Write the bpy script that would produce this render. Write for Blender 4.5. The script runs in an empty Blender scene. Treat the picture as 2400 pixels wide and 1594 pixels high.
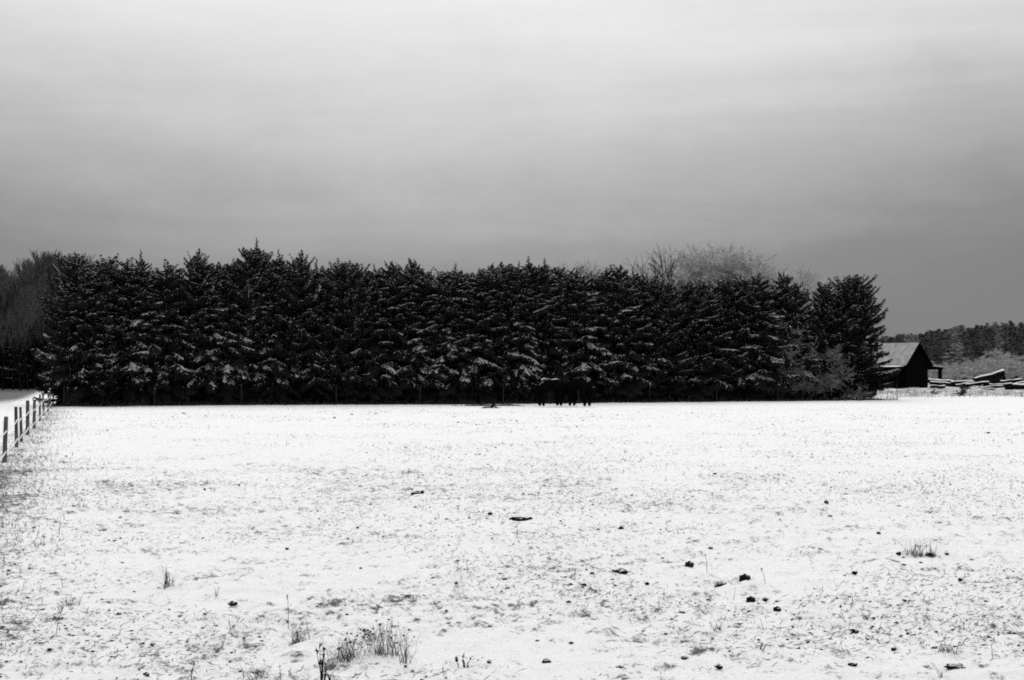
import bpy, bmesh, math, random
import numpy as np
from mathutils import Vector, Matrix

# ------------------------------------------------------------------ camera, sky, sun, exposure
S = bpy.context.scene
R = math.radians
F = 3333.0            # focal length in photo pixels (50 mm on a 36 mm frame, 2400 px wide)
HZ = 868.0            # horizon row in the photo
CH = 2.0              # eye height in metres
cam_d = bpy.data.cameras.new('camera'); cam_d.lens = 50; cam_d.sensor_width = 36
cam_d.shift_y = (HZ - 797.0) / 2400.0
cam_d.clip_start = 0.1; cam_d.clip_end = 6000
cam = bpy.data.objects.new('camera', cam_d); S.collection.objects.link(cam)
cam.location = (0, 0, CH); cam.rotation_euler = (R(90), 0, 0)
S.camera = cam
S.view_settings.view_transform = 'Standard'
S.view_settings.look = 'None'
S.view_settings.gamma = 1.0
S.view_settings.use_curve_mapping = False
S.view_settings.exposure = 0.0
SUN_EL, SUN_AZ = R(46), R(-3)        # azimuth from +Y (behind the trees), towards the left

W = bpy.data.worlds.new('World'); S.world = W; W.use_nodes = True
nt = W.node_tree; N = nt.nodes; L = nt.links; N.clear()
out = N.new('ShaderNodeOutputWorld'); bg = N.new('ShaderNodeBackground'); bg.inputs[1].default_value = 0.1
sky = N.new('ShaderNodeTexSky'); sky.sky_type = 'NISHITA'; sky.sun_disc = False
sky.sun_elevation = SUN_EL; sky.sun_rotation = SUN_AZ
bw = N.new('ShaderNodeRGBToBW'); L.new(sky.outputs[0], bw.inputs[0])
tc = N.new('ShaderNodeTexCoord'); sep = N.new('ShaderNodeSeparateXYZ'); L.new(tc.outputs['Generated'], sep.inputs[0])
# closed cloud deck: thin and bright overhead, thick and dark towards the horizon, softly mottled
mp = N.new('ShaderNodeMapping'); mp.inputs['Scale'].default_value = (1, 1, 8); L.new(tc.outputs['Generated'], mp.inputs[0])
nz = N.new('ShaderNodeTexNoise'); nz.inputs['Scale'].default_value = 2.2; nz.inputs['Detail'].default_value = 8; nz.inputs['Roughness'].default_value = 0.56; nz.inputs['Distortion'].default_value = .6
L.new(mp.outputs[0], nz.inputs['Vector'])
nm = N.new('ShaderNodeMath'); nm.operation = 'MULTIPLY_ADD'; nm.inputs[1].default_value = 0.065; nm.inputs[2].default_value = -0.035
L.new(nz.outputs[0], nm.inputs[0])
# the deck is a little thinner towards the veiled sun
dt = N.new('ShaderNodeVectorMath'); dt.operation = 'DOT_PRODUCT'; L.new(tc.outputs['Generated'], dt.inputs[0])
dt.inputs[1].default_value = (math.sin(SUN_AZ), math.cos(SUN_AZ), 0.0)
vs = N.new('ShaderNodeMapRange'); vs.inputs['From Min'].default_value = .92; vs.inputs['From Max'].default_value = 1.0
vs.inputs['To Min'].default_value = -.052; vs.inputs['To Max'].default_value = .006; L.new(dt.outputs['Value'], vs.inputs[0])
a0 = N.new('ShaderNodeMath'); a0.operation = 'ADD'; L.new(sep.outputs[2], a0.inputs[0]); L.new(vs.outputs[0], a0.inputs[1])
ad = N.new('ShaderNodeMath'); ad.operation = 'ADD'; L.new(a0.outputs[0], ad.inputs[0]); L.new(nm.outputs[0], ad.inputs[1])
n2 = N.new('ShaderNodeTexNoise'); n2.inputs['Scale'].default_value = 14; n2.inputs['Detail'].default_value = 9; n2.inputs['Roughness'].default_value = .72
m2 = N.new('ShaderNodeMapping'); m2.inputs['Scale'].default_value = (1, 1, 2.2); L.new(tc.outputs['Generated'], m2.inputs[0]); L.new(m2.outputs[0], n2.inputs['Vector'])
n3 = N.new('ShaderNodeMath'); n3.operation = 'MULTIPLY_ADD'; n3.inputs[1].default_value = .036; L.new(n2.outputs[0], n3.inputs[0])
s3 = N.new('ShaderNodeMath'); s3.operation = 'SUBTRACT'; s3.inputs[1].default_value = .018; L.new(ad.outputs[0], s3.inputs[0]); L.new(s3.outputs[0], n3.inputs[2])
rp = N.new('ShaderNodeValToRGB'); L.new(n3.outputs[0], rp.inputs[0])
el = rp.color_ramp.elements
stops = [(0.0, .20), (.03, .215), (.06, .25), (.09, .345), (.13, .48), (.18, .70), (.245, .93), (.40, 1.04), (.8, 1.2)]
el[0].position = stops[0][0]; el[0].color = (stops[0][1],) * 3 + (1,)
el[1].position = stops[-1][0]; el[1].color = (stops[-1][1],) * 3 + (1,)
for p, v in stops[1:-1]:
    e = el.new(p); e.color = (v, v, v, 1)
sc10 = N.new('ShaderNodeMath'); sc10.operation = 'MULTIPLY'; sc10.inputs[1].default_value = 10.0; L.new(rp.outputs[0], sc10.inputs[0])
mx = N.new('ShaderNodeMix'); mx.data_type = 'FLOAT'; mx.inputs[0].default_value = 0.96
L.new(bw.outputs[0], mx.inputs[2]); L.new(sc10.outputs[0], mx.inputs[3])
L.new(mx.outputs[0], bg.inputs[0]); L.new(bg.outputs[0], out.inputs[0])

sd = bpy.data.lights.new('sun', 'SUN'); sd.energy = 0.9; sd.angle = R(25); sd.color = (1, 1, 1)
so = bpy.data.objects.new('sun', sd); S.collection.objects.link(so)
dirv = Vector((math.sin(SUN_AZ) * math.cos(SUN_EL), math.cos(SUN_AZ) * math.cos(SUN_EL), math.sin(SUN_EL)))
so.rotation_euler = dirv.to_track_quat('Z', 'Y').to_euler(); so.location = dirv * 200
S.cycles.use_denoising = False
S.cycles.pixel_filter_type = 'BLACKMAN_HARRIS'; S.cycles.filter_width = 1.9
S.cycles.max_bounces = 6
S.cycles.diffuse_bounces = 3

# ------------------------------------------------------------------ helpers
C = S.collection
rng = np.random.default_rng(7)
random.seed(7)

def gx(px, d): return (px - 1200.0) / F * d
def gz(py, d): return CH - (py - HZ) / F * d
def gp(px, py):
    d = CH * F / (py - HZ)
    return gx(px, d), d

def _hash(i, j, s):
    h = (i.astype(np.int64) * 374761393 + j.astype(np.int64) * 668265263 + s * 974634777) & 0x7fffffff
    h = ((h ^ (h >> 13)) * 1274126177) & 0x7fffffff
    h = (h ^ (h >> 16)) & 0xffff
    return h / 65535.0
def vnoise(x, y, s=0):
    xi = np.floor(x); yi = np.floor(y); fx = x - xi; fy = y - yi
    fx = fx * fx * (3 - 2 * fx); fy = fy * fy * (3 - 2 * fy)
    a = _hash(xi, yi, s); b = _hash(xi + 1, yi, s); c = _hash(xi, yi + 1, s); d = _hash(xi + 1, yi + 1, s)
    return (a * (1 - fx) + b * fx) * (1 - fy) + (c * (1 - fx) + d * fx) * fy
def fbm(x, y, o=4, s=0):
    t = 0; a = .5; n = 0
    for k in range(o):
        t = t + a * vnoise(x * 2 ** k + 17.3 * k, y * 2 ** k - 9.1 * k, s + k); n += a; a *= .5
    return t / n

HX = np.array([-40, -24.9, -17.1, -2.5, 6.6, 24.3, 40.]); HY = np.array([77, 78.4, 81.3, 83.3, 87.7, 95.2, 101.])
def hedge_front(x): return np.interp(x, HX, HY)          # line where the field meets the spruces
def sstep(a, b, x):
    t = np.clip((x - a) / (b - a), 0, 1); return t * t * (3 - 2 * t)
def fence_x(y): return gx(194, y) - gx(194, 0) + (gx(10, 30.72) - gx(194, 30.72)) + 0 * y
def ground_z(x, y):
    x = np.asarray(x, float); y = np.asarray(y, float)
    near = 1 - sstep(30, 70, y)
    z = (fbm(x * .35, y * .35, 3, 3) - .5) * .10 * (1 - .5 * sstep(30, 80, y))
    z = z + (fbm(x * 3.2, y * 3.2, 3, 11) - .5) * .055 * (0.35 + .65 * near)
    z = z + (fbm(x * 11, y * 11, 2, 21) - .5) * .03 * near
    tus = np.abs(fbm(x * 4.1 + 9, y * 4.1, 3, 51) - .5) * 2                        # little tussocks with hollows between
    z = z + (np.clip(tus, 0, .5) - .2) * .11 * (.45 + .9 * vnoise(x * .6, y * .6, 57)) * (1 - .6 * sstep(35, 75, y))
    # low rough bank in front of the barn
    bank = sstep(23, 30, x) * sstep(99, 106, y) * (1 - sstep(230, 300, y))
    z = z + bank * (.10 + .35 * (fbm(x * .5, y * .5, 3, 31) - .5))
    # wooded hill far right
    hill = sstep(60, 235, x) * sstep(330, 640, y)
    z = z + hill * (16 + 4 * (fbm(x * .02, y * .02, 3, 41) - .5))
    return z
def gz1(x, y): return float(ground_z(np.array([x]), np.array([y]))[0])

# ---- meshes
def mesh_np(name, V, Q, mats, mi=None, smooth=False, T=None):
    V = np.asarray(V, np.float32).reshape(-1, 3)
    me = bpy.data.meshes.new(name)
    nq = 0 if Q is None else len(Q); ntri = 0 if T is None else len(T)
    me.vertices.add(len(V)); me.vertices.foreach_set('co', V.ravel())
    li = []
    if nq: li.append(np.asarray(Q, np.int32).ravel())
    if ntri: li.append(np.asarray(T, np.int32).ravel())
    li = np.concatenate(li)
    me.loops.add(len(li)); me.loops.foreach_set('vertex_index', li)
    tot = np.concatenate([np.full(nq, 4, np.int32), np.full(ntri, 3, np.int32)])
    st = np.concatenate([[0], np.cumsum(tot)[:-1]]).astype(np.int32)
    me.polygons.add(len(tot)); me.polygons.foreach_set('loop_start', st)
    if mi is not None: me.polygons.foreach_set('material_index', np.asarray(mi, np.int32))
    me.update(calc_edges=True); me.validate()
    me.polygons.foreach_set('use_smooth', np.full(len(me.polygons), smooth))
    for m in (mats if isinstance(mats, (list, tuple)) else [mats]): me.materials.append(m)
    return me
def put(name, me, parent=None, loc=(0, 0, 0), rot=(0, 0, 0), scale=(1, 1, 1)):
    o = bpy.data.objects.new(name, me); C.objects.link(o)
    o.parent = parent; o.location = loc; o.rotation_euler = rot; o.scale = scale
    return o
def empty(name, loc, rz=0, scale=(1, 1, 1)):
    o = put(name, None, None, loc, (0, 0, rz), scale); o.empty_display_size = .3; return o
def tag(o, label=None, cat=None, group=None, kind=None):
    if label: o['label'] = label
    if cat: o['category'] = cat
    if group: o['group'] = group
    if kind: o['kind'] = kind
    return o
def tube(path, rad, n=6, cap=True):
    P = [Vector(p) for p in path]; V = []; Q = []; T = []
    up = Vector((0.13, .21, 1)).normalized()
    for i, p in enumerate(P):
        t = (P[min(i + 1, len(P) - 1)] - P[max(i - 1, 0)]).normalized()
        a = t.cross(up)
        if a.length < .05: a = t.cross(Vector((1, 0, 0)))
        a.normalize(); b = t.cross(a)
        r = rad[i] if hasattr(rad, '__len__') else rad
        for k in range(n):
            w = 2 * math.pi * k / n
            V.append(p + (a * math.cos(w) + b * math.sin(w)) * r)
    for i in range(len(P) - 1):
        for k in range(n):
            Q.append((i * n + k, i * n + (k + 1) % n, (i + 1) * n + (k + 1) % n, (i + 1) * n + k))
    if cap:
        for base in (0, (len(P) - 1) * n):
            for k in range(1, n - 1): T.append((base, base + k, base + k + 1))
    return [tuple(v) for v in V], Q, T
class MB:
    def __init__(s): s.V = []; s.Q = []; s.T = []
    def add(s, V, Q=(), T=()):
        o = len(s.V); s.V += [tuple(v) for v in V]
        s.Q += [tuple(i + o for i in q) for q in Q]; s.T += [tuple(i + o for i in t) for t in T]
    def tube(s, path, rad, n=6, cap=True): s.add(*tube(path, rad, n, cap))
    def box(s, c, h, M=None):
        V = []
        for i in range(8):
            v = Vector(((i & 1) * 2 - 1, (i >> 1 & 1) * 2 - 1, (i >> 2 & 1) * 2 - 1))
            v = Vector((v.x * h[0], v.y * h[1], v.z * h[2]))
            if M is not None: v = M @ v
            V.append(v + Vector(c))
        s.add(V, [(0, 2, 3, 1), (4, 5, 7, 6), (0, 1, 5, 4), (2, 6, 7, 3), (0, 4, 6, 2), (1, 3, 7, 5)])
    def mesh(s, name, mat, smooth=False): return mesh_np(name, s.V, s.Q or None, mat, None, smooth, s.T or None)

# ---- materials (a monochrome place: every base colour is a grey)
def mat(name, lo, hi, scale=8.0, rough=.9, bump=0.0, bscale=None, stretch=None, detail=5):
    m = bpy.data.materials.new(name); m.use_nodes = True
    t = m.node_tree; n = t.nodes; l = t.links
    b = n['Principled BSDF']; b.inputs['Roughness'].default_value = rough
    b.inputs['Specular IOR Level'].default_value = .15
    co = n.new('ShaderNodeTexCoord'); vec = co.outputs['Object']
    if stretch:
        mpn = n.new('ShaderNodeMapping'); mpn.inputs['Scale'].default_value = stretch; l.new(vec, mpn.inputs[0]); vec = mpn.outputs[0]
    if rough >= .99: b.inputs['Specular IOR Level'].default_value = 0
    x = n.new('ShaderNodeTexNoise'); x.inputs['Scale'].default_value = scale; x.inputs['Detail'].default_value = detail
    l.new(vec, x.inputs['Vector'])
    r = n.new('ShaderNodeValToRGB'); l.new(x.outputs[0], r.inputs[0])
    r.color_ramp.elements[0].position = .3; r.color_ramp.elements[1].position = .7
    r.color_ramp.elements[0].color = (lo, lo, lo, 1); r.color_ramp.elements[1].color = (hi, hi, hi, 1)
    l.new(r.outputs[0], b.inputs['Base Color'])
    if bump:
        y = n.new('ShaderNodeTexNoise'); y.inputs['Scale'].default_value = bscale or scale * 3; y.inputs['Detail'].default_value = 6
        l.new(vec, y.inputs['Vector'])
        bp = n.new('ShaderNodeBump'); bp.inputs['Strength'].default_value = bump; bp.inputs['Distance'].default_value = .02
        l.new(y.outputs[0], bp.inputs['Height']); l.new(bp.outputs[0], b.inputs['Normal'])
    return m
M_needle = mat('spruce_needles', .007, .018, 3)
M_bsnow = mat('snow_on_boughs', .08, .70, 15)
M_snowcap = mat('settled_snow', .78, .9, 6, bump=.3)
M_roofsnow = mat('thin_roof_snow', .20, .36, 1.6, bump=.5)
M_bark = mat('bark', .02, .06, 6, bump=.6, stretch=(1, 1, .2))
M_post = mat('weathered_post', .03, .10, 9, bump=.6, stretch=(1, 1, .15))
M_timber = mat('tarred_timber', .002, .006, 5, rough=1, bump=.4, stretch=(6, 6, .4))
M_log = mat('wet_log_bark', .004, .013, 6, rough=1, bump=.6)
M_twig = mat('frosted_twig', .38, .62, 5)
M_wtwig = mat('grey_twig', .06, .14, 5)
M_gtwig = mat('thinly_frosted_twig', .04, .30, 4)
M_frost = mat('heavily_frosted_twig', .34, .62, 3)
M_dtwig = mat('bare_twig', .03, .07, 5)
M_wire = mat('fence_tape', .6, .8, 5)
M_dwire = mat('thin_wire', .006, .012, 5, rough=1)
M_clod = mat('dark_earth', .004, .018, 30, rough=1, bump=.7)
M_grass = mat('dead_grass', .012, .06, 6)
def snowed(m, lo=.55, hi=.8):            # snow settles on the faces that look up
    t = m.node_tree; n = t.nodes; l = t.links; b = n['Principled BSDF']; src = b.inputs['Base Color'].links[0].from_socket
    ge = n.new('ShaderNodeNewGeometry'); sp = n.new('ShaderNodeSeparateXYZ'); l.new(ge.outputs['Normal'], sp.inputs[0])
    co = n.new('ShaderNodeTexCoord'); x = n.new('ShaderNodeTexNoise'); x.inputs['Scale'].default_value = 3; x.inputs['Detail'].default_value = 4; l.new(co.outputs['Object'], x.inputs['Vector'])
    ad_ = n.new('ShaderNodeMath'); ad_.operation = 'MULTIPLY_ADD'; ad_.inputs[1].default_value = .9; l.new(x.outputs[0], ad_.inputs[0]); l.new(sp.outputs[2], ad_.inputs[2])
    mr = n.new('ShaderNodeMapRange'); mr.inputs['From Min'].default_value = 1.22; mr.inputs['From Max'].default_value = 1.42; l.new(ad_.outputs[0], mr.inputs[0])
    mi_ = n.new('ShaderNodeMix'); mi_.data_type = 'RGBA'; l.new(mr.outputs[0], mi_.inputs[0]); l.new(src, mi_.inputs[6]); mi_.inputs[7].default_value = (hi, hi, hi, 1)
    l.new(mi_.outputs[2], b.inputs['Base Color']); return m
M_stem = mat('frosted_stem', .03, .22, 9)
M_lump = snowed(mat('snow_dusted_earth', .005, .022, 30, rough=1, bump=.7))
M_coat = mat('black_coat', .002, .004, 12, rough=1)
M_hill = mat('frosted_hill_needles', .025, .19, .7)
M_hill2 = mat('heavily_frosted_needles', .14, .42, .7)
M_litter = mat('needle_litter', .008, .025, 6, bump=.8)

def snow_ground_mat():
    m = bpy.data.materials.new('snowy_grass_field'); m.use_nodes = True
    t = m.node_tree; n = t.nodes; l = t.links; b = n['Principled BSDF']
    b.inputs['Roughness'].default_value = .85; b.inputs['Specular IOR Level'].default_value = .1
    co = n.new('ShaderNodeTexCoord')
    at = n.new('ShaderNodeAttribute'); at.attribute_name = 'thin'
    def noise(scale, detail, rough=.6, stretch=(1, 1, 1)):
        mpn = n.new('ShaderNodeMapping'); mpn.inputs['Scale'].default_value = stretch; l.new(co.outputs['Object'], mpn.inputs[0])
        x = n.new('ShaderNodeTexNoise'); x.inputs['Scale'].default_value = scale; x.inputs['Detail'].default_value = detail; x.inputs['Roughness'].default_value = rough
        l.new(mpn.outputs[0], x.inputs['Vector']); return x.outputs[0]
    def math_(op, a, bb, c=None, clamp=False):
        k = n.new('ShaderNodeMath'); k.operation = op; k.use_clamp = clamp
        for i, v in enumerate((a, bb, c)):
            if v is None: continue
            if isinstance(v, (int, float)): k.inputs[i].default_value = v
            else: l.new(v, k.inputs[i])
        return k.outputs[0]
    fine = noise(26, 5, .7); patch = noise(.55, 4, .6); mid = noise(5.5, 8, .74)
    # grass shows where the fine noise, lifted by patches and thin snow, passes a threshold
    s = math_('MULTIPLY', fine, .6)
    s = math_('MULTIPLY_ADD', patch, .35, s)
    s = math_('MULTIPLY_ADD', mid, .70, s)
    s = math_('MULTIPLY_ADD', at.outputs['Fac'], .30, s)
    k = math_('SUBTRACT', s, .925); k = math_('MULTIPLY', k, 8.5, clamp=True)
    k = math_('MULTIPLY', k, .92)
    dust = math_('MULTIPLY_ADD', noise(75, 3, .6), .5, -.262, clamp=True)
    k = math_('MAXIMUM', k, dust)
    mixn = n.new('ShaderNodeMix'); mixn.data_type = 'RGBA'
    mixn.inputs[6].default_value = (.80, .80, .80, 1); mixn.inputs[7].default_value = (.05, .05, .05, 1)
    l.new(k, mixn.inputs[0]); l.new(mixn.outputs[2], b.inputs['Base Color'])
    bp = n.new('ShaderNodeBump'); bp.inputs['Strength'].default_value = .7; bp.inputs['Distance'].default_value = .04
    l.new(noise(16, 6, .75), bp.inputs['Height']); l.new(bp.outputs[0], b.inputs['Normal'])
    return m
M_ground = snow_ground_mat()

# ------------------------------------------------------------------ the setting
def grow(a, b, step, rate):
    v = [a]
    while v[-1] < b: step *= rate; v.append(v[-1] + step)
    return v
xs = np.arange(-11, 11.001, .065)
xo = np.array(grow(11, 2500, .065, 1.022)[1:])
xs = np.concatenate([-xo[::-1], xs, xo])
yn = [7.0]
while yn[-1] < 135: yn.append(yn[-1] + max(.035, yn[-1] * .0048))
yf = grow(yn[-1], 3500, yn[-1] * .0048, 1.045)[1:]
ys = np.concatenate([[-60, -30, -15, -7, -3, 0, 2, 3.5, 4.7, 5.6, 6.2, 6.6, 6.85], yn, yf])
GX, GY = np.meshgrid(xs, ys)
GZ = ground_z(GX, GY)
nx, ny = len(xs), len(ys)
idx = np.arange(nx * ny).reshape(ny, nx)
Q = np.stack([idx[:-1, :-1], idx[:-1, 1:], idx[1:, 1:], idx[1:, :-1]], -1).reshape(-1, 4)
gme = mesh_np('ground', np.stack([GX, GY, GZ], -1), Q, M_ground, None, True)
fx_ = fence_x(GY)
thin = .36 * np.exp(-((GX - fx_ - .2) / .8) ** 2) * (GY < 79) * sstep(8, 14, GY)
thin += 1.25 * sstep(1, 4, fx_ - GX) * sstep(66, 110, GY)                       # grass beyond the fence
dfront = GY - hedge_front(GX)
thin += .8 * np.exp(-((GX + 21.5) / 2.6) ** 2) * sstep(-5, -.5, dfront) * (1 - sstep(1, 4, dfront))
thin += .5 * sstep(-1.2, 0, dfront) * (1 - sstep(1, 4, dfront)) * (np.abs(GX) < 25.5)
thin += .55 * sstep(23, 29, GX) * sstep(100, 106, GY)
thin += .8 * sstep(180, 320, GY)
band = np.exp(-((GY - 25) / 6) ** 2)
thin += .22 * band * (1 - sstep(0, 12, GX)) + .12 * (1 - sstep(14, 26, GY))
thin += .05 * sstep(30, 45, GY) * (1 - sstep(70, 78, GY)) * sstep(-10, 5, GX)
sy_ = np.gradient(GZ, ys, axis=0); sx_ = np.gradient(GZ, xs, axis=1); slope_ = np.hypot(sx_, sy_)
thin += np.clip((slope_ - .2) * 1.2, 0, .32) * (GY > 6) * (GY < 60)            # steep flanks: thin snow, plus grey colour standing in for the lumps' shade
a_ = gme.attributes.new('thin', 'FLOAT', 'POINT'); a_.data.foreach_set('value', np.clip(thin, -.3, 1.5).astype(np.float32).ravel())
ground = put('ground', gme); tag(ground, 'flat field of short grass under thin snow', kind='structure')

# dark needle litter under the spruces
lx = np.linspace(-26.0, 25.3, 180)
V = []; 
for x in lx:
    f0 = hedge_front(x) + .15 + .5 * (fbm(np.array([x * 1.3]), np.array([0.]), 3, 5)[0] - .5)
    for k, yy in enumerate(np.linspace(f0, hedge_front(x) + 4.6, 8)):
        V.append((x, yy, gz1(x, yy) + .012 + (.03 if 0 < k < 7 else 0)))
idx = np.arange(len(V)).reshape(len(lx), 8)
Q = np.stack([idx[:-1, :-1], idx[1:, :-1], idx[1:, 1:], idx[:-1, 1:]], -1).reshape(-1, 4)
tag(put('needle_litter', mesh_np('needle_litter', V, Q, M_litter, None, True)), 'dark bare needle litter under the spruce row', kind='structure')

# ------------------------------------------------------------------ spruces
def spruce_meshes(seed, H=9.0, Rm=2.1, nb=150, step=.075, wid=.05, snow=1.0, leader=1.0, shape=.72, mats=None, low=.12, sweep=0.):
    g = np.random.default_rng(seed)
    NV, SV = [], []
    def diamonds(base, d, ln, w, side):
        tip = base + d * ln[:, None]; mid = base + d * (ln * .45)[:, None]
        return np.stack([base, mid - side * w[:, None], tip, mid + side * w[:, None]], 1)
    hs = low + (H - low - .25) * (1 - (1 - np.linspace(0, 1, nb)) ** 1.12)
    for i, h in enumerate(hs):
        t = h / H
        rr = Rm * min(1., ((1 - t) / .72)) ** shape * (.85 + .15 * min(1, t / .2)) + .06
        az = i * 2.39996 + g.uniform(-.5, .5)
        lump = float(vnoise(np.array([(az % 6.2832) * 1.1]), np.array([h * .75]), seed)[0])
        Lb = rr * (.62 + .55 * lump) * g.uniform(.8, 1.15)
        rise = .12 + sweep * (1 - .6 * t) + .42 * t ** 1.6 + g.normal(0, .13 + .14 * t)
        droop = (.62 - .8 * sweep) * (1 - t) + g.uniform(-.05, .18)
        tipup = .04 + .3 * sweep + g.uniform(-.04, .12)
        n = max(5, int(Lb / step))
        s = np.linspace(.12, 1, n) + g.uniform(-.01, .01, n)
        def axis(s): return Lb * s * .97, Lb * (rise * s - droop * s ** 2 + tipup * s ** 4)
        ax, az_ = axis(s)
        bend = g.uniform(-.12, .12) * s ** 2 * Lb
        P = np.stack([ax, bend, az_ + h], 1)
        ds = .01; x2, z2 = axis(s + ds); tx = np.stack([x2 - ax, 0 * ax, z2 - az_], 1); tx /= np.linalg.norm(tx, axis=1)[:, None]
        Ns, Ss = [], []
        bs = snow * g.choice([.03, .2, .6, 1.0], p=[.26, .24, .30, .20])
        fr = .75 * max(0., (t - .3) / .7) if snow > 0 else 0.
        for sg in (-1, 1):
            ang = R(52) + g.normal(0, .16, n)
            hang = (.10 + .45 * (1 - t)) * g.uniform(.3, 1.3, n)
            d = tx * np.cos(ang)[:, None] + np.array([0, sg, 0]) * np.sin(ang)[:, None] + np.array([0, 0, -1]) * hang[:, None]
            d /= np.linalg.norm(d, axis=1)[:, None]
            ln = (Lb * .34 * np.clip(1.08 - s, 0, 1) ** .7 * np.clip(s * 2.2, 0, 1) + .10) * g.uniform(.7, 1.25, n)
            side = np.cross(d, np.array([0, 0, 1.0])); side /= np.linalg.norm(side, axis=1)[:, None]
            upv = np.cross(side, d)
            w = np.full(n, wid) * g.uniform(.7, 1.3, n)
            Ns += [diamonds(P, d, ln, w, side), diamonds(P - upv * .01, d, ln * .95, w * 1.1, upv)]
            # twigs that hang from the branchlet
            m2 = P + d * (ln * .55)[:, None]
            dd = d * .5 + np.array([0, 0, -1.0]) * (.4 + .5 * (1 - t)); dd /= np.linalg.norm(dd, axis=1)[:, None]
            Ns.append(diamonds(m2, dd, ln * .55 + .05, w * .9, side))
            keep = (g.random(n) < np.maximum(bs * np.clip((s - .3) * 2.2, 0, 1) * .55, np.maximum(fr, .13 * (s > .5) * (snow > 0))))
            if keep.any():
                k = keep; b0 = P[k] + d[k] * .015 + upv[k] * .02
                q = diamonds(b0, d[k], ln[k] * .92, w[k] * g.uniform(.35, .85, k.sum()), side[k])
                apex = b0 + d[k] * (ln[k] * .45)[:, None] + upv[k] * (.02 + .02 * g.random(k.sum()))[:, None]
                Ss.append(np.concatenate([q, apex[:, None]], 1))
        # snow along the crest of the bough
        if bs > .3 and Lb > .5:
            # a broken pad of snow arched over the outer spray
            ss = np.linspace(g.uniform(.45, .75), 1.02, 8); cc = np.linspace(-1, 1, 6)
            hw_ = (Lb * .30 * np.clip(1.1 - ss, 0, 1) ** .7 + .05) * g.uniform(.4, .9) * min(1.2, bs + .2)
            x1, z1 = axis(ss); Pg = np.zeros((8, 6, 3))
            Pg[..., 0] = x1[:, None] + .25 * hw_[:, None] * np.abs(cc)[None]; Pg[..., 1] = hw_[:, None] * cc[None]
            Pg[..., 2] = (z1 + h + .035)[:, None] - (.25 + .5 * (1 - t)) * hw_[:, None] * np.abs(cc)[None] ** 1.5
            Pg += g.normal(0, .018, Pg.shape)
            for a_i in range(7):
                for b_i in range(5):
                    if g.random() < (.68 - .3 * abs(b_i - 2) / 2):
                        q4 = np.stack([Pg[a_i, b_i], Pg[a_i + 1, b_i], Pg[a_i + 1, b_i + 1], Pg[a_i, b_i + 1]]); cm = q4.mean(0) 
                        q4 = cm + (q4 - cm) * g.uniform(.7, 1.0)
                        Ss.append(np.concatenate([q4, (cm + np.array([0, 0, .025]))[None]])[None])
        if bs > .3:
            ns = max(3, int(n * .5)); ss = np.sort(g.uniform(.45, 1.0, ns)); x1, z1 = axis(ss)
            bb = np.stack([x1, g.uniform(-.12, .12, ns) * Lb * .5 * (1.1 - ss), z1 + h + .02], 1)
            d = np.tile(tx[-2], (ns, 1)); side = np.tile(np.array([0, 1.0, 0]), (ns, 1))
            ln = g.uniform(.10, .26, ns) ; w = g.uniform(.025, .07, ns)
            q = diamonds(bb - d * .5 * ln[:, None], d, ln, w, side); apex = bb + np.array([0, 0, .035])
            Ss.append(np.concatenate([q, apex[:, None]], 1))
        # the bough's own end spray
        e = diamonds(P[-1:], tx[-1:], np.array([.16]), np.array([wid]), np.array([[0, 1.0, 0]])); Ns.append(e)
        ca, sa = math.cos(az), math.sin(az); Rz = np.array([[ca, sa, 0], [-sa, ca, 0], [0, 0, 1]])
        NV += [a @ Rz for a in Ns]; SV += [a @ Rz for a in Ss]
    # leader with short side twigs
    lt = H - .35; ll = .35 + .55 * leader
    for k in range(int(10 + 14 * leader)):
        z = lt + ll * k / (10 + 14 * leader); w0 = .26 * (1 - (z - lt) / ll) + .05
        a = g.uniform(0, 6.28); d = np.array([[math.cos(a), math.sin(a), .55]]); d /= np.linalg.norm(d)
        sd_ = np.cross(d, np.array([0, 0, 1.0])); sd_ /= np.linalg.norm(sd_)
        NV.append(diamonds(np.array([[0, 0, z]]), d, np.array([w0]), np.array([wid * .7]), sd_))
        NV.append(diamonds(np.array([[0, 0, z]]), d, np.array([w0]), np.array([wid * .6]), np.cross(sd_, d)))
    NV.append(diamonds(np.array([[0, 0, lt]]), np.array([[0, 0, 1.0]]), np.array([ll]), np.array([.03]), np.array([[1.0, 0, 0]])))
    NV.append(diamonds(np.array([[0, 0, lt]]), np.array([[0, 0, 1.0]]), np.array([ll]), np.array([.03]), np.array([[0, 1.0, 0]])))
    A = np.concatenate(NV).reshape(-1, 3); lowv = A[:, 2] < .12; A[lowv, 2] = .05 + .07 * g.random(lowv.sum()); Q = np.arange(len(A)).reshape(-1, 4)
    mats = mats or (M_needle, M_bsnow)
    crown = mesh_np('spruce_crown', A, Q, mats[0]); ztop = float(A[:, 2].max())
    snw = None
    if SV:
        B = np.concatenate(SV); B = B[B[..., 2].min(1) > .95 + .6 * g.random(len(B))]; o = np.arange(len(B))[:, None] * 5
        T = np.concatenate([o + np.array([[0, 1, 4]]), o + np.array([[1, 2, 4]]), o + np.array([[2, 3, 4]]), o + np.array([[3, 0, 4]])])
        snw = mesh_np('bough_snow', B.reshape(-1, 3), None, mats[1], None, False, T)
    tb = MB(); tb.tube([(0, 0, -.1), (.02, .01, H * .3), (-.02, 0, H * .65), (0, 0, H)], [.16, .12, .07, .015], 7)
    return crown, snw, tb.mesh('spruce_trunk', M_bark, True), ztop
SPR = [spruce_meshes(100 + k, leader=[1, .3, .6, .1, .9, .2, .5, 1.3][k], snow=[1, .8, 1.1, .9, 1, .7, 1.2, .9][k], shape=[.6, .5, .54, .46, .58, .48, .5, .66][k], sweep=[0, .35, .05, .4, 0, .3, .1, 0][k]) for k in range(8)]
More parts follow.
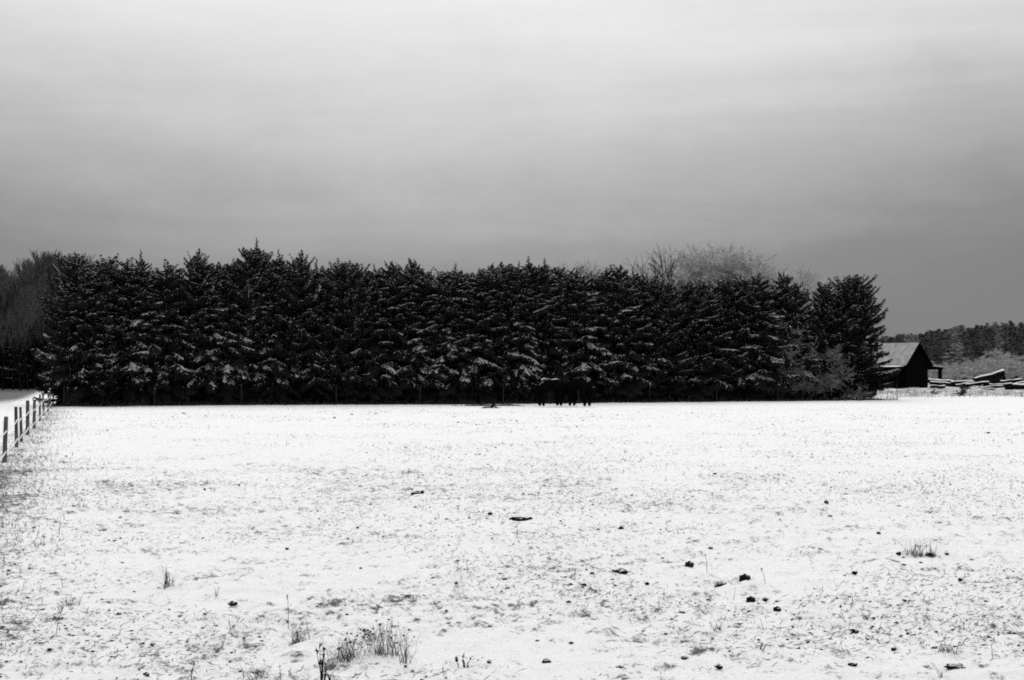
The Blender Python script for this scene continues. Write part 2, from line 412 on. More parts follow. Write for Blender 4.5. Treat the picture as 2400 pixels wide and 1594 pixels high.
trng = random.Random(5)
def place_spruce(name, ms, x, y, H, Rm, rz, label, group, cat='tree', base=(9.0, 2.1)):
    z = gz1(x, y) - .03
    t = empty(name, (x, y, z), rz, (Rm / base[1], Rm / base[1], H / base[0]))
    t.rotation_euler = (R(trng.uniform(-2, 2)), R(trng.uniform(-3, 3)), rz)
    tag(t, label, cat, group)
    put('trunk', ms[2], t)
    c = put('crown', ms[0], t)
    if ms[1]: put('snow', ms[1], c)
    return t

k_ = 2400 / 2361.
tops = [(165,580),(205,588),(238,580),(288,590),(338,573),(376,597),(430,571),(490,582),(527,592),(566,566),(598,546),(652,573),
        (690,576),(738,594),(777,594),(816,600),(860,604),(900,597),(950,590),(986,614),(1020,619),(1058,604),(1092,614),(1122,600),
        (1163,604),(1192,600),(1231,588),(1260,593),(1300,611),(1345,611),(1388,609),(1430,607),(1462,614),(1500,630),(1538,640),(1580,641),
        (1622,640),(1665,634),(1708,632),(1752,630),(1800,624),(1838,646),(1893,646),(1938,630),(1982,628)]
ordn = ['first','second','third','fourth','fifth','sixth','seventh','eighth','ninth','tenth','eleventh','twelfth','thirteenth','fourteenth','fifteenth',
        'sixteenth','seventeenth','eighteenth','nineteenth','twentieth','twenty-first','twenty-second','twenty-third','twenty-fourth']
nT = len(tops)
trng = random.Random(5)
for i, (tx, ty) in enumerate(tops):
    px, py = tx * k_, ty * k_
    x0 = gx(px, 86); 
    for _ in range(4): d = float(hedge_front(x0)) + 2.0; x0 = gx(px, d)
    d += trng.uniform(-.3, .7); x0 = gx(px, d)
    H = gz(py, d)
    v = {10: 7, 21: 4, 0: 1, nT - 1: 1, nT - 2: 3, nT - 3: 5}.get(i, trng.randrange(8))
    if 32 < i < nT - 3: v = trng.choice([1, 3, 5, 6])
    rm = trng.uniform(1.85, 2.25)
    if i >= nT - 2: rm = 2.45
    if i == 0: rm = 2.3
    ld = [1, .3, .6, .1, .9, .2, .5, 1.3][v]
    Hs = H * 9.0 / SPR[v][3]
    if i == 0: lab = 'dark snow-dusted spruce at the left end of the row, boughs reaching over the fence'
    elif i == nT - 1: lab = 'broad rounded spruce at the right end of the row beside the barn'
    elif i == 10: lab = 'tallest spruce of the row, with a thin bare spire'
    elif i < nT // 2 + 1: lab = 'dark snow-dusted spruce, %s from the left end of the row' % ordn[i]
    else: lab = 'dark snow-dusted spruce, %s from the right end of the row' % ordn[nT - 1 - i]
    place_spruce('spruce_tree', SPR[v], x0, d, Hs, rm, trng.uniform(0, 6.28), lab, 'spruces of the long row')

# second row, its tops filling the gaps between those of the front row
for i in range(len(tops) - 1):
    if i == nT - 4: continue
    (xa, ya), (xb, yb) = tops[i], tops[i + 1]
    px = (xa + xb) / 2 * k_ + trng.uniform(-5, 5); py = max(ya, yb) * k_ + trng.uniform(4, 26)
    x0 = gx(px, 88)
    for _ in range(4): d = float(hedge_front(x0)) + 3.6; x0 = gx(px, d)
    ia = i + 1
    lab = 'back-row spruce top between the %s and next front spruce from the %s' % ((ordn[i], 'left') if i < 22 else (ordn[nT - 2 - i], 'right'))
    v = trng.choice([1, 2, 3, 5, 6])
    place_spruce('spruce_tree', SPR[v], x0, d, gz(py, d) * 9.0 / SPR[v][3], trng.uniform(1.7, 2.1), trng.uniform(0, 6.28), lab, 'spruces of the back row')

# ------------------------------------------------------------------ bare trees
def bare_meshes(seed, H=9.0, spread=.45, levels=5, up=.25, twig=None, r0=.14, first=.28, kids=(3, 5), thin=.0075, forks=None):
    g = random.Random(seed); trunk = MB(); TV = []
    def rec(p, d, ln, r, lv):
        pts = [p]; dd = d.copy(); nseg = 4 if lv < 3 else 2
        for s in range(nseg):
            dd = (dd + Vector((g.gauss(0, .10), g.gauss(0, .10), g.gauss(0, .08) + up * .22))).normalized()
            pts.append(pts[-1] + dd * ln / nseg)
        r1 = max(r * .55, thin)
        if lv <= 2:
            trunk.tube(pts, [r + (r1 - r) * k / nseg for k in range(nseg + 1)], 6 if lv < 2 else 4, False)
        else:
            for a, b in zip(pts[:-1], pts[1:]): TV.append((a, b, max(r, thin)))
        if lv >= levels: return
        for k in range(g.randint(*kids) + (1 if lv > 2 else 0)):
            f = g.uniform(first if lv == 0 else .3, 1.0); q = f * nseg; i = min(int(q), nseg - 1)
            b = pts[i].lerp(pts[i + 1], q - i)
            a = Vector((g.gauss(0, 1), g.gauss(0, 1), g.gauss(0, .4))).normalized()
            nd = (dd * (1 - spread) + a * spread * 1.3 + Vector((0, 0, up * .4))).normalized()
            rec(b, nd, ln * g.uniform(.48, .72), r1 * .8, lv + 1)
        rec(pts[-1], dd, ln * .55, r1 * .9, lv + 1)
    if forks:
        trunk.tube([(0, 0, -.1), (.05, 0, H * .2), (0, .03, H * .42)], [r0, r0 * .85, r0 * .8], 7, False)
        for fx, fy, z0, ln in forks: rec(Vector((0, 0, H * z0)), Vector((fx, fy, 1)).normalized(), H * ln, r0 * .55, 1)
    else: rec(Vector((0, 0, -.1)), Vector((0, 0, 1)), H * .42, r0, 0)
    V = []; 
    for a, b, r in TV:
        t = (b - a).normalized(); u = t.cross(Vector((0, 0, 1)))
        if u.length < .05: u = Vector((1, 0, 0))
        u = u.normalized() * r; w = t.cross(u).normalized() * r
        V += [a - u, a + u, b + u * .7, b - u * .7, a - w, a + w, b + w * .7, b - w * .7]
    V = [tuple(v) for v in V]
    zmax = max(v[2] for v in V)
    Q = np.arange(len(V)).reshape(-1, 4)
    return trunk.mesh('bare_trunk', M_log if twig is M_wtwig else M_bark, True), mesh_np('bare_crown', V, Q, twig or M_twig), zmax
BT_up = [bare_meshes(20 + k, 12, .30, 5, .55, M_wtwig, .085, .15, (3, 4), .012) for k in range(3)]
BT_wide = [bare_meshes(40 + k, 9, .5, 5, .10, M_twig, .16, .4, (4, 6), .0145, forks=[(-.75, .2, .34, .34), (.7, -.1, .36, .34), (-.3, -.5, .4, .36), (.25, .5, .4, .38), (0, 0, .42, .36)]) for k in range(3)]
BT_dark = bare_meshes(64, 9, .42, 4, .2, M_dtwig, .2, .5, (3, 4), .014, forks=[(-.62, .1, .34, .40), (-.12, .3, .42, .36), (.15, -.2, .42, .38), (.55, 0, .36, .38)])
SHR = [bare_meshes(70 + k, 3.2, .62, 4, .1, M_frost, .03, .02, (4, 6), .010) for k in range(3)]
SHG = [bare_meshes(80 + k, 3.2, .66, 4, .05, M_gtwig, .025, .0, (5, 6), .009) for k in range(3)]
def place_bare(name, ms, x, y, H, label, group=None, rz=0, wid=1.0, cat='tree'):
    s = H / ms[2]
    t = empty(name, (x, y, gz1(x, y) - .03), rz, (s * wid, s * wid, s))
    tag(t, label, cat, group)
    put('trunk' if cat == 'tree' else 'stems', ms[0], t); put('crown' if cat == 'tree' else 'twigs', ms[1], t)
    return t
# behind the hedge
for px, py, d, ms, lab, wd in [
    (1545, 572, 104, BT_dark, 'dark forked bare tree showing above the spruces right of centre', 1.0),
    (1612, 566, 110, BT_wide[0], 'pale frosted bare tree behind the spruces, right of the dark forked tree', 1.1),
    (1700, 556, 112, BT_wide[1], 'tallest pale frosted bare tree with rounded crown behind the spruces', 1.3),
    (1768, 572, 108, BT_wide[2], 'pale frosted bare tree at the right of the rounded crowns behind spruces', 1.2),
    (1893, 610, 112, BT_wide[0], 'low pale bare tree behind the notch before the last spruces', 1.0),
    (1365, 598, 110, BT_wide[2], 'faint thin bare tree just showing above the middle spruces', .8)]:
    place_bare('bare_tree', ms, gx(px, d), d, gz(py, d), lab, 'bare trees behind the spruces', px * .37, wd)
# wood beyond the fence on the left
wr = random.Random(3)
wl = [(-14,612),(8,628),(30,622),(48,612),(66,600),(84,588),(100,580),(116,584),(132,578),(150,582),(172,588),(190,600),
      (-8,650),(18,655),(40,648),(58,640),(78,620),(95,612),(122,610),(145,606)]
for i, (px, py) in enumerate(wl):
    d = wr.uniform(138, 150) if i < 12 else wr.uniform(150, 165)
    place_bare('bare_tree', BT_up[i % 3], gx(px, d), d, gz(py, d), 'tall thin bare tree, %s from left in %s rank of left wood' % ((ordn[i], 'front') if i < 12 else (ordn[i - 12], 'back')),
               'trees of the wood at left', wr.uniform(0, 6.28), 1.0)
for i, (px, py) in enumerate([(-20,700),(10,712),(45,690),(80,700),(110,690),(140,700),(175,690)]):
    d = 152 + wr.uniform(-3, 8)
    place_spruce('spruce_tree', SPR[(i * 3) % 8], gx(px, d), d, gz(py, d), 3.0, i * 1.3, 'dark spruce standing deep in the bare wood at left', 'spruces in the wood at left')

# frosted shrub in front of the last spruces
for px, d0, h, wd_, lab in [(1885, 1.2, 6.0, .75, 'tall pale frosted shrub before the notch in the spruce row'),
                            (1950, .9, 3.8, .9, 'low pale frosted shrub before the last spruces of row'),
                            (1915, 1.0, 4.8, .75, 'middle pale frosted shrub between the tall and the low one'),
                            (1840, .8, 3.0, .9, 'small pale frosted shrub left of the tall frosted shrub')]:
    x = gx(px, 93); d = float(hedge_front(x)) + d0 + .3; x = gx(px, d)
    place_bare('bare_shrub', SHG[int(px) % 3], x, d, h, lab, 'frosted shrubs along the spruces', px, wd_, 'shrub')

# ------------------------------------------------------------------ far right: hill wood, shrubs
PINE = [spruce_meshes(300 + k, H=9.0, Rm=2.1, nb=46, step=.26, wid=.22, snow=.0, leader=0, shape=.5, mats=((M_hill, M_hill, M_hill, M_hill2)[k], M_bsnow), low=1.5) for k in range(4)]
hr = random.Random(11); n = 0
cells = []
for row in range(9):
    yy = 430 + row * 30
    for c in range(16):
        px = 2050 + (c + .5 * (row % 2)) * 26 + hr.uniform(-8, 8)
        cells.append((px, yy + hr.uniform(-12, 12)))
def skyline(px): return np.interp(px, [2050, 2090, 2150, 2190, 2250, 2300, 2400, 2480], [790, 787, 781, 772, 765, 757, 752, 748])
for px, d in cells:
    if px > 2470: continue
    x = gx(px, d); H = hr.uniform(6.5, 9)
    lim = gz(skyline(px) + hr.uniform(-3, 6), d) - gz1(x, d)
    H = min(H, lim) if d < 640 else lim
    if H < 2.5: continue
    place_spruce('pine_tree', PINE[n % 4], x, d, H, hr.uniform(2.3, 4.2), hr.uniform(0, 6.28), 'small dark pine in the wood on the far hillside at right', 'pines on the far hill'); n += 1
for i in range(34):
    px = 2165 + hr.uniform(0, 270); d = hr.uniform(200, 290); x = gx(px, d)
    H = hr.uniform(2.2, 3.8) * (1.0 + .6 * sstep(2250, 2400, px))
    place_bare('bare_shrub', SHR[i % 3], x, d, H, 'pale frosted shrub in the thicket behind the log pile', 'shrubs behind the log pile', hr.uniform(0, 6.28), 1.4, 'shrub')

# ------------------------------------------------------------------ barn
def barn():
    d = 150.0; sx = d / F
    xc = gx(2149.5, d); zb = gz1(xc, d) - .05
    zr = gz(803, d) - zb; ze = gz(857, d) - zb
    a = R(34)                                  # the ridge runs back to the left
    t = empty('barn', (xc, d, zb), a)         # local x = across the gable, local y = along the ridge (away from the viewer)
    tag(t, 'small black timber barn with steep snowy roof and open lean-to at right', 'barn')
    hw = 27 * sx / math.cos(a) + .25; Lr = 9.5; wall_h = ze + .35; ov = 38.5 * sx / math.cos(a)
    slope = (zr - ze) / ov
    def roofz(x): return zr - abs(x) * slope
    # gable boards, each its own piece
    nb = 15; bw_ = 2 * hw / nb
    for k in range(nb):
        xa = -hw + k * bw_ + .008; xb = xa + bw_ - .016; y0 = .0 + (k % 2) * .012
        za, zc = roofz(xa) - .12, roofz(xb) - .12
        m = MB(); zm = roofz(0) - .12 if xa < 0 < xb else None
        V = [(xa, y0, 0), (xb, y0, 0), (xb, y0, zc), (xa, y0, za), (xa, y0 + .04, 0), (xb, y0 + .04, 0), (xb, y0 + .04, zc), (xa, y0 + .04, za)]
        m.add(V, [(0, 1, 2, 3), (5, 4, 7, 6), (1, 5, 6, 2), (4, 0, 3, 7), (3, 2, 6, 7)])
        put('board', m.mesh('board', M_timber), t)
    nl = 30
    for sgn, nm_ in ((-1, 'board'), (1, 'board')):
        m = MB(); m.box((0, 0, (roofz(hw) - .12) / 2), (.02, (Lr - .06) / nl / 2 - .006, (roofz(hw) - .12) / 2)); bme = m.mesh('side_board', M_timber)
        for k in range(nl):
            put(nm_, bme, t, (sgn * (hw - .025) , .06 + (Lr - .08) * (k + .5) / nl, 0))
    m = MB(); m.add([(-hw, Lr, 0), (hw, Lr, 0), (hw, Lr, roofz(hw) - .12), (0, Lr, roofz(0) - .12), (-hw, Lr, roofz(hw) - .12)], [], [(0, 2, 1), (0, 3, 2), (0, 4, 3)])
    put('rear_wall', m.mesh('rear_wall', M_timber), t)
    # roof: two slopes with settled snow, dark verge boards at the gable
    for sgn in (-1, 1):
        def pt(x, y, up): 
            n_ = Vector((sgn * slope, 0, 1)).normalized(); return Vector((sgn * x, y, zr - x * slope)) + n_ * up
        m = MB(); y0, y1 = -.35, Lr + .3
        V = [pt(0, y0, -.1), pt(ov, y0, -.1), pt(ov, y1, -.1), pt(0, y1, -.1), pt(0, y0, -.01), pt(ov, y0, -.01), pt(ov, y1, -.01), pt(0, y1, -.01)]
        m.add(V, [(0, 1, 2, 3), (4, 7, 6, 5), (0, 4, 5, 1), (1, 5, 6, 2), (2, 6, 7, 3), (3, 7, 4, 0)])
        rf = put('roof', m.mesh('roof', M_timber), t)
        m = MB(); nxs, nys = 10, 30; g = np.random.default_rng(9 + sgn)
        V = [pt(ov * (i / (nxs - 1)) * .985 + .01, y0 + .05 + (y1 - y0 - .1) * j / (nys - 1), .02 + .05 * g.random() * (1 if 0 < i < nxs - 1 and 0 < j < nys - 1 else 0)) for j in range(nys) for i in range(nxs)]
        Qs = [(j * nxs + i, j * nxs + i + 1, (j + 1) * nxs + i + 1, (j + 1) * nxs + i) for j in range(nys - 1) for i in range(nxs - 1)]
        m.add(V, Qs); tag(put('snow', m.mesh('roof_snow', M_roofsnow, True), rf), 'snow lying on the barn roof')
        m = MB(); V = [pt(0, y0 - .04, -.2), pt(ov, y0 - .04, -.2), pt(ov, y0 - .04, .03), pt(0, y0 - .04, .03), pt(0, y0 - .003, -.2), pt(ov, y0 - .003, -.2), pt(ov, y0 - .003, .03), pt(0, y0 - .003, .03)]
        m.add(V, [(0, 1, 2, 3), (5, 4, 7, 6), (0, 4, 5, 1), (1, 5, 6, 2), (3, 2, 6, 7), (4, 0, 3, 7)])
        put('verge_board', m.mesh('verge_board', M_timber), t)
    # lean-to on the right and left
    xl = 73.5 * sx / math.cos(a)
    for sgn, xe in ((1, xl), (-1, 58 * sx / math.cos(a))):
        m = MB(); zt = roofz(ov) - .02
        m.box((sgn * (hw + xe) / 2, 1.6, zt - .2), ((xe - hw) / 2 + .05, 1.7, .13), Matrix.Rotation(sgn * R(4), 3, 'Y')); lr = put('lean_to_roof', m.mesh('lean_to_roof', M_timber), t)
        m = MB(); m.box((sgn * (hw + xe) / 2 + sgn * .15, 1.6, zt - .045), ((xe - hw) / 2 - .12, 1.66, .02), Matrix.Rotation(sgn * R(4), 3, 'Y')); put('snow', m.mesh('lean_to_snow', M_snowcap), lr)
        for yy in (.1, 3.1):
            m = MB(); m.box((sgn * (xe - .22), yy, (zt - .25) / 2), (.22 if yy < 1 else .1, .1, (zt - .25) / 2 )); put('post', m.mesh('barn_post', M_timber), t)
    m = MB(); m.box((-(hw + .9), .9, ze / 2 - .1), (.85, .03, ze / 2 - .1)); put('lean_to_wall', m.mesh('lean_to_wall', M_timber), t)
    return t
barn()

# ------------------------------------------------------------------ log pile beside the barn
def log_thing(px0, py0, px1, py1, d, r, label, d1=None, cap=True, grp='logs of the snowy pile'):
    r *= 1.15
    jj = random.Random(int(px0 + py1)); py0 += jj.uniform(-2.5, 2.5); py1 += jj.uniform(-2.5, 2.5)
    a = Vector((gx(px0, d), d, gz(py0, d))); b = Vector((gx(px1, d1 or d), d1 or d, gz(py1, d1 or d)))
    c = a.lerp(b, .5); ln = (b - a).length; v = (b - a).normalized(); g = random.Random(int(px0 * 7 + py0))
    t = empty('log', (c.x, c.y, c.z - r)); tag(t, label, 'log', grp)
    pts = [v * (ln * (k / 5 - .5)) + Vector((0, g.uniform(-.03, .03), r + g.uniform(-.04, .04))) for k in range(6)]
    m = MB(); m.tube(pts, [r * g.uniform(.85, 1.1) for _ in pts], 8); put('bark', m.mesh('log_bark', M_log, True), t)
    if not cap: return t
    m = MB(); w = r * .34; V = []
    for p in pts:
        h = r * g.uniform(.95, 1.25)
        V += [p + Vector((0, -w, r * .72)), p + Vector((0, -w * .5, h + .02)), p + Vector((0, w * .5, h + .03)), p + Vector((0, w, r * .7))]
    m.add(V, [(i * 4 + k, (i + 1) * 4 + k, (i + 1) * 4 + k + 1, i * 4 + k + 1) for i in range(5) for k in range(3)])
    put('snow', m.mesh('log_snow', M_snowcap, True), t)
    return t
D = 140
log_thing(2284, 894, 2352, 874, D, .26, 'thick log leaning up out of the snowy pile', D + 1)
log_thing(2294, 898, 2354, 884, D - .3, .24, 'thick log under the leaning one in the snowy pile', D + .8, False)
log_thing(2306, 899, 2352, 891, D - .5, .22, 'log at the bottom of the three leaning logs', D + .8, False)
log_thing(2176, 895, 2236, 897, D + 2, .20, 'low log under the open lean-to of the barn')
log_thing(2180, 901, 2242, 905, D + 1, .18, 'log lying on the snow at the front of the lean-to')
log_thing(2228, 898, 2288, 893, D + 1, .15, 'thin log between the lean-to and the leaning log')
log_thing(2240, 905, 2285, 899, D, .12, 'short thin log left of the pile, in front of the thin log')
log_thing(2262, 905, 2318, 900, D - 1, .13, 'log just below the foot of the leaning log')
log_thing(2275, 914, 2328, 913, D - 3, .12, 'lowest log in front of the pile, half sunk in snow')
log_thing(2318, 906, 2372, 900, D - 2, .14, 'log below the thick leaning log')
log_thing(2345, 896, 2395, 893, D, .13, 'log right of the leaning log')
log_thing(2356, 908, 2412, 905, D - 2, .24, 'thick log at the right front edge of the pile')
log_thing(2372, 902, 2425, 896, D - 1, .16, 'log on top of the thick log at the right edge')
log_thing(2300, 909, 2350, 907, D - 2.5, .11, 'thin log in the front middle of the pile')
log_thing(2180, 908, 2215, 909, D - 1, .12, 'short log by the foot of the barn wall')

DSH = bare_meshes(93, 2.0, .62, 4, .1, M_dtwig, .03, .02, (4, 6), .012)
for px, d, h, lab in [(2264, 146, 1.3, 'small dark bush behind the thin logs near the lean-to'), (2187, 112, .5, 'tiny dark bush on the snow before the barn'),
                      (2254, 108, .9, 'thin dark shrub at the last slender fence post'), (2375, 146, 1.5, 'dark bush behind the right end of the log pile'), (2312, 150, 1.6, 'dark bush behind the leaning logs')]:
    place_bare('bare_shrub', DSH, gx(px, d), d, h, lab, 'dark bushes by the log pile', px, 1.3, 'shrub')

# ------------------------------------------------------------------ fences
def left_fence():
    pxs = [-20, 10, 39, 50.5, 64.5, 79.5, 93.5, 103, 112, 118.5, 124]
    t = empty('pasture_fence', (fence_x(40.), 40, gz1(fence_x(40.), 40)))
    tag(t, 'old leaning post fence with white tape along the left edge', 'fence')
    g = random.Random(4); hi, lo = [], []; ox, oy, oz = t.location
    for i, px in enumerate(pxs):
        yb = 1085 - (px - 10) * 1.179; d = CH * F / (yb - HZ); x = gx(px, d); z = gz1(x, d)
        h = g.uniform(.96, 1.08); r = g.uniform(.038, .06) if d < 60 else .042
        lx_, ly = g.uniform(-.07, .04), g.uniform(-.05, .05)
        m = MB(); m.tube([(0, 0, -.25), (lx_ * .4, ly * .4, h * .4), (lx_ * .8, ly * .8, h * .8), (lx_, ly, h)], [r * 1.05, r, r * .97, r * .9], 8)
        p = put('post', m.mesh('post', M_post, True), t, (x - ox, d - oy, z - oz))
        m = MB(); m.tube([(lx_, ly, h - .005), (lx_, ly, h + .03)], [r * .95, r * .5], 8); put('snow', m.mesh('post_snow', M_snowcap, True), p)
        hi.append(Vector((x - ox + lx_ * .7 + r, d - oy - r, z - oz + h * .68))); lo.append(Vector((x - ox + lx_ * .2 + r, d - oy - r, z - oz + h * .22)))
    for P in (hi, lo):
        m = MB(); pts = []
        for a, b in zip(P[:-1], P[1:]):
            for k in range(5): q = a.lerp(b, k / 5); q.z -= .05 * 4 * (k / 5) * (1 - k / 5); pts.append(q)
        pts.append(P[-1]); m.tube(pts, .014, 5); put('tape', m.mesh('tape', M_wire), t)
left_fence()
def hedge_fence():
    pxs = [150, 362, 566, 788, 985, 1180, 1355, 1523, 1680, 1823, 1969, 2102, 2253]
    t = empty('wire_fence', (0, 82, 0)); tag(t, 'thin wire fence with slender posts in front of the spruces', 'fence')
    P = []; m0 = MB(); m0.tube([(0, 0, -.2), (0, 0, 1.12)], .018, 6); pm = m0.mesh('slim_post', M_bark)
    for px in pxs:
        x = gx(px, 85)
        for _ in range(4): d = float(hedge_front(x)) - .25 + (6 if px > 2200 else 0); x = gx(px, d)
        z = gz1(x, d); put('post', pm, t, (x, d - 82, z)); P.append(Vector((x, d - 82 - .03, z)))
    for h in (1.0, .6):
        m = MB(); m.tube([p + Vector((0, 0, h)) for p in P], .006, 4); put('wire', m.mesh('wire', M_dwire), t)
hedge_fence()

# ------------------------------------------------------------------ two black horses
def horse(x, y, rz, label, snow):
    V = [(-.55,0,1.27),(-.25,0,1.27),(.08,0,1.21),(.38,0,1.22),(.60,0,1.20),(.82,0,1.14),(1.05,0,.93),(1.22,0,.68),(1.30,0,.46),(1.34,0,.24)]
    r = [.29,.30,.33,.31,.24,.185,.15,.125,.115,.075]
    E = [(i, i + 1) for i in range(9)]
    def chain(root, pts, rad):
        p = root
        for q, k in zip(pts, rad):
            V.append(q); r.append(k); E.append((p, len(V) - 1)); p = len(V) - 1
    for s in (-1, 1):
        chain(0, [(-.60,.17*s,1.02),(-.50,.19*s,.82),(-.74,.18*s,.52),(-.70,.18*s,.20),(-.65,.18*s,.06)], [.22,.165,.10,.08,.095])
        chain(3, [(.46,.17*s,.98),(.42,.18*s,.78),(.47,.17*s,.48),(.46,.17*s,.19),(.51,.17*s,.06)], [.18,.135,.095,.078,.095])
        chain(7, [(1.16,.08*s,.80)], [.03])
    me = bpy.data.meshes.new('horse_body'); me.from_pydata(V, E, []); me.update()
    o = bpy.data.objects.new('body', me); C.objects.link(o)
    sk = o.modifiers.new('skin', 'SKIN'); sk.use_smooth_shade = True
    for i, k in enumerate(r): me.skin_vertices[0].data[i].radius = (k, k); me.skin_vertices[0].data[i].use_root = (i == 0)
    ss = o.modifiers.new('sub', 'SUBSURF'); ss.levels = 2; ss.render_levels = 2
    dg = bpy.context.evaluated_depsgraph_get(); em = bpy.data.meshes.new_from_object(o.evaluated_get(dg)); em.name = 'horse_body'
    bpy.data.objects.remove(o); em.materials.clear(); em.materials.append(M_coat)
    for p in em.polygons: p.use_smooth = True
    z = gz1(x, y)
    t = empty('horse', (x, y, z - .01), rz); tag(t, label, 'horse', 'horses feeding by the spruces')
    put('body', em, t)
    m = MB(); m.tube([(-.82,0,1.38),(-.95,0,1.25),(-.98,0,.9),(-.96,0,.5)], [.05,.07,.085,.02], 8); put('tail', m.mesh('tail', M_coat, True), t)
    m = MB()
    for k in range(16):
        f = k / 15; p = Vector((.55, 0, 1.44)).lerp(Vector((1.22, 0, .84)), f)
        m.tube([p, p + Vector((-.02, .13, -.03)), p + Vector((-.05, .18, -.24))], [.035, .03, .008], 4)
    put('mane', m.mesh('mane', M_coat, True), t)
    if snow:
        m = MB(); V2 = []; n_ = 14
        for k in range(n_):
            f = k / (n_ - 1); xx = -.72 + f * 1.2
            zt = np.interp(xx, [-.8, -.55, -.25, .08, .38, .6], [1.45, 1.525, 1.535, 1.50, 1.495, 1.42])
            for w in (-.17, -.09, 0, .09, .17): V2.append((xx, w * (1 - .5 * abs(2 * f - 1) ** 3), zt + .035 + .03 * math.sin(f * 9.5) - 1.1 * w * w))
        m.add(V2, [(k * 5 + i, (k + 1) * 5 + i, (k + 1) * 5 + i + 1, k * 5 + i + 1) for k in range(n_ - 1) for i in range(4)])
        put('snow', m.mesh('back_snow', M_bsnow, True), t)
    return t
hd = CH * F / (954 - HZ)
horse(gx(1294, hd), hd + .25, R(33), 'black horse at left of the pair, snow on its back, head down', True)
horse(gx(1356, hd), hd + .45, R(180 - 48), 'black horse at right of the pair, head lowered to the hay', False)

# ------------------------------------------------------------------ clods, hay, weeds, grass
def clod_mesh(seed):
    g = random.Random(seed); bm = bmesh.new()
    for k in range(g.randint(5, 8)):
        ret = bmesh.ops.create_icosphere(bm, subdivisions=2 if k < 3 else 1, radius=1)
        c = Vector((g.uniform(-.75, .75), g.uniform(-.6, .6), g.uniform(-.05, .2))) if k else Vector()
        q = g.uniform(.5, .7) if k == 0 else g.uniform(.14, .42)
        sc = Vector((g.uniform(.8, 1.3), g.uniform(.6, 1), g.uniform(.5, .85))) * q; ph = g.uniform(0, 9)
        for v in ret['verts']:
            u = v.co.copy(); f = 1 + .25 * math.sin(6 * u.x + ph) * math.cos(5 * u.y - ph) + g.uniform(-.14, .14)
            v.co = Vector((u.x * sc.x, u.y * sc.y, u.z * sc.z)) * f + c
    me = bpy.data.meshes.new('clod'); bm.to_mesh(me); bm.free(); me.materials.append(M_lump); return me
CL = [clod_mesh(k) for k in range(12)]
big = {(172,1183): 'round dark clod on clean snow at left, below the grassy fence margin',
       (219,1390): 'large dark clod with twigs beside it in the left foreground',
       (343,1581): 'dark clod at the bottom edge left of the thin upright stalk',
       (545,1420): 'pair of long dark lumps of earth in the left foreground',
       (977,1157): 'cluster of small dark lumps in the middle of the field',
       (1220,1221): 'long low dark ridge of earth in the middle of the field',
       (1279,1549): 'ragged dark lump at the bottom edge right of centre',
       (1368,1372): 'round dark lump right of centre with snow around it',
       (1453,1346): 'flat dark lump just above the round lump right of centre',
       (1615,1325): 'dark lump with a tuft in the right half of the foreground',
       (1692,1372): 'long dark double lump left of the biggest clod at right',
       (1759,1420): 'biggest dark pointed clod in the right foreground',
       (2182,1302): 'dark lump inside the large grass clump at right',
       (1996,1486): 'low dark hummock in the right foreground below a thin stalk',
       (2234,1576): 'wide flat dark patch of earth at bottom right',
       (1074,991): 'single dark dropping on clean snow below the hay',
       (2317,1018): 'lone dark dropping on the clean snow far right'}
bsz = {(172,1183):13,(219,1390):20,(343,1581):20,(545,1420):24,(977,1157):26,(1220,1221):62,(1279,1549):32,(1368,1372):20,(1453,1346):34,(1615,1325):28,
       (1692,1372):34,(1759,1420):28,(2182,1302):30,(1996,1486):34,(2234,1576):52,(1074,991):11,(2317,1018):11}
small = [(80,1234,12),(282,1211,10),(270,1266,9),(102,1280,7),(69,1328,10),(240,1403,11),(314,1386,12),(279,1444,14),(197,1473,8),(240,1496,10),(205,1514,13),
 (217,1516,9),(356,1509,15),(286,1317,9),(125,1365,10),(116,1517,14),(673,1280,14),(748,1216,7),(839,1240,9),(1148,1211,14),(1100,1214,9),(846,1337,10),
 (1014,1360,13),(1069,1374,13),(1184,1354,15),(813,1435,11),(799,1427,9),(784,1475,12),(754,1492,10),(1051,1463,10),(1146,1566,12),(950,1580,10),(1046,1434,12),
 (1390,1180,12),(1455,1242,20),(1553,1304,16),(1568,1316,16),(1665,1289,14),(1745,1364,34),(1517,1377,18),(1793,1411,22),(1822,1430,24),(1603,1537,20),(1686,1577,26),
 (1594,1568,13),(1538,1427,7),(1387,1354,12),(1937,1183,14),(1945,1209,12),(2059,1251,14),(2106,1298,16),(2118,1306,11),(2219,1309,13),(2118,1325,13),(2157,1321,11),
 (2002,1343,16),(2119,1411,12),(2133,1411,10),(2278,1309,13),(1894,1507,9),(2127,1500,11),(2094,1529,18),(2189,1525,12),(1998,1558,26),(2234,1443,10),(2371,1499,22),
 (2389,1249,6),(824,973,8),(784,981,9),(430,969,8),(252,1011,6),(531,1033,6),(1675,1111,10),(135,1060,7),(155,1069,7),(640,1166,9),(560,1142,10),(480,1152,8),(368,1177,9),(420,1178,7),(772,1230,7),
 (2190,1380,10),(2250,1360,14),(1980,1350,8),(1300,1500,12),(1340,1505,16),(1260,1503,12),(1560,1490,10),(1510,1480,9),(1450,1570,22)]
crg = random.Random(8)
def clod(px, py, s, label, group):
    x, d = gp(px, py); w = s * .5 * d / F * 1.05
    hgt = w * crg.uniform(.75, 1.1) if s < 36 else .5 * w
    o = put('earth_clod', CL[crg.randrange(12)], None, (x, d, gz1(x, d) + hgt * .22), (0, 0, crg.uniform(-.5, .5) + (math.pi if crg.random() < .5 else 0)), (w, w * crg.uniform(.7, 1.3), hgt * 1.15))
    tag(o, label, 'clod', group)
for k, lab in big.items(): clod(*k, bsz[k], lab, 'dark lumps on the snow')
zones = {}
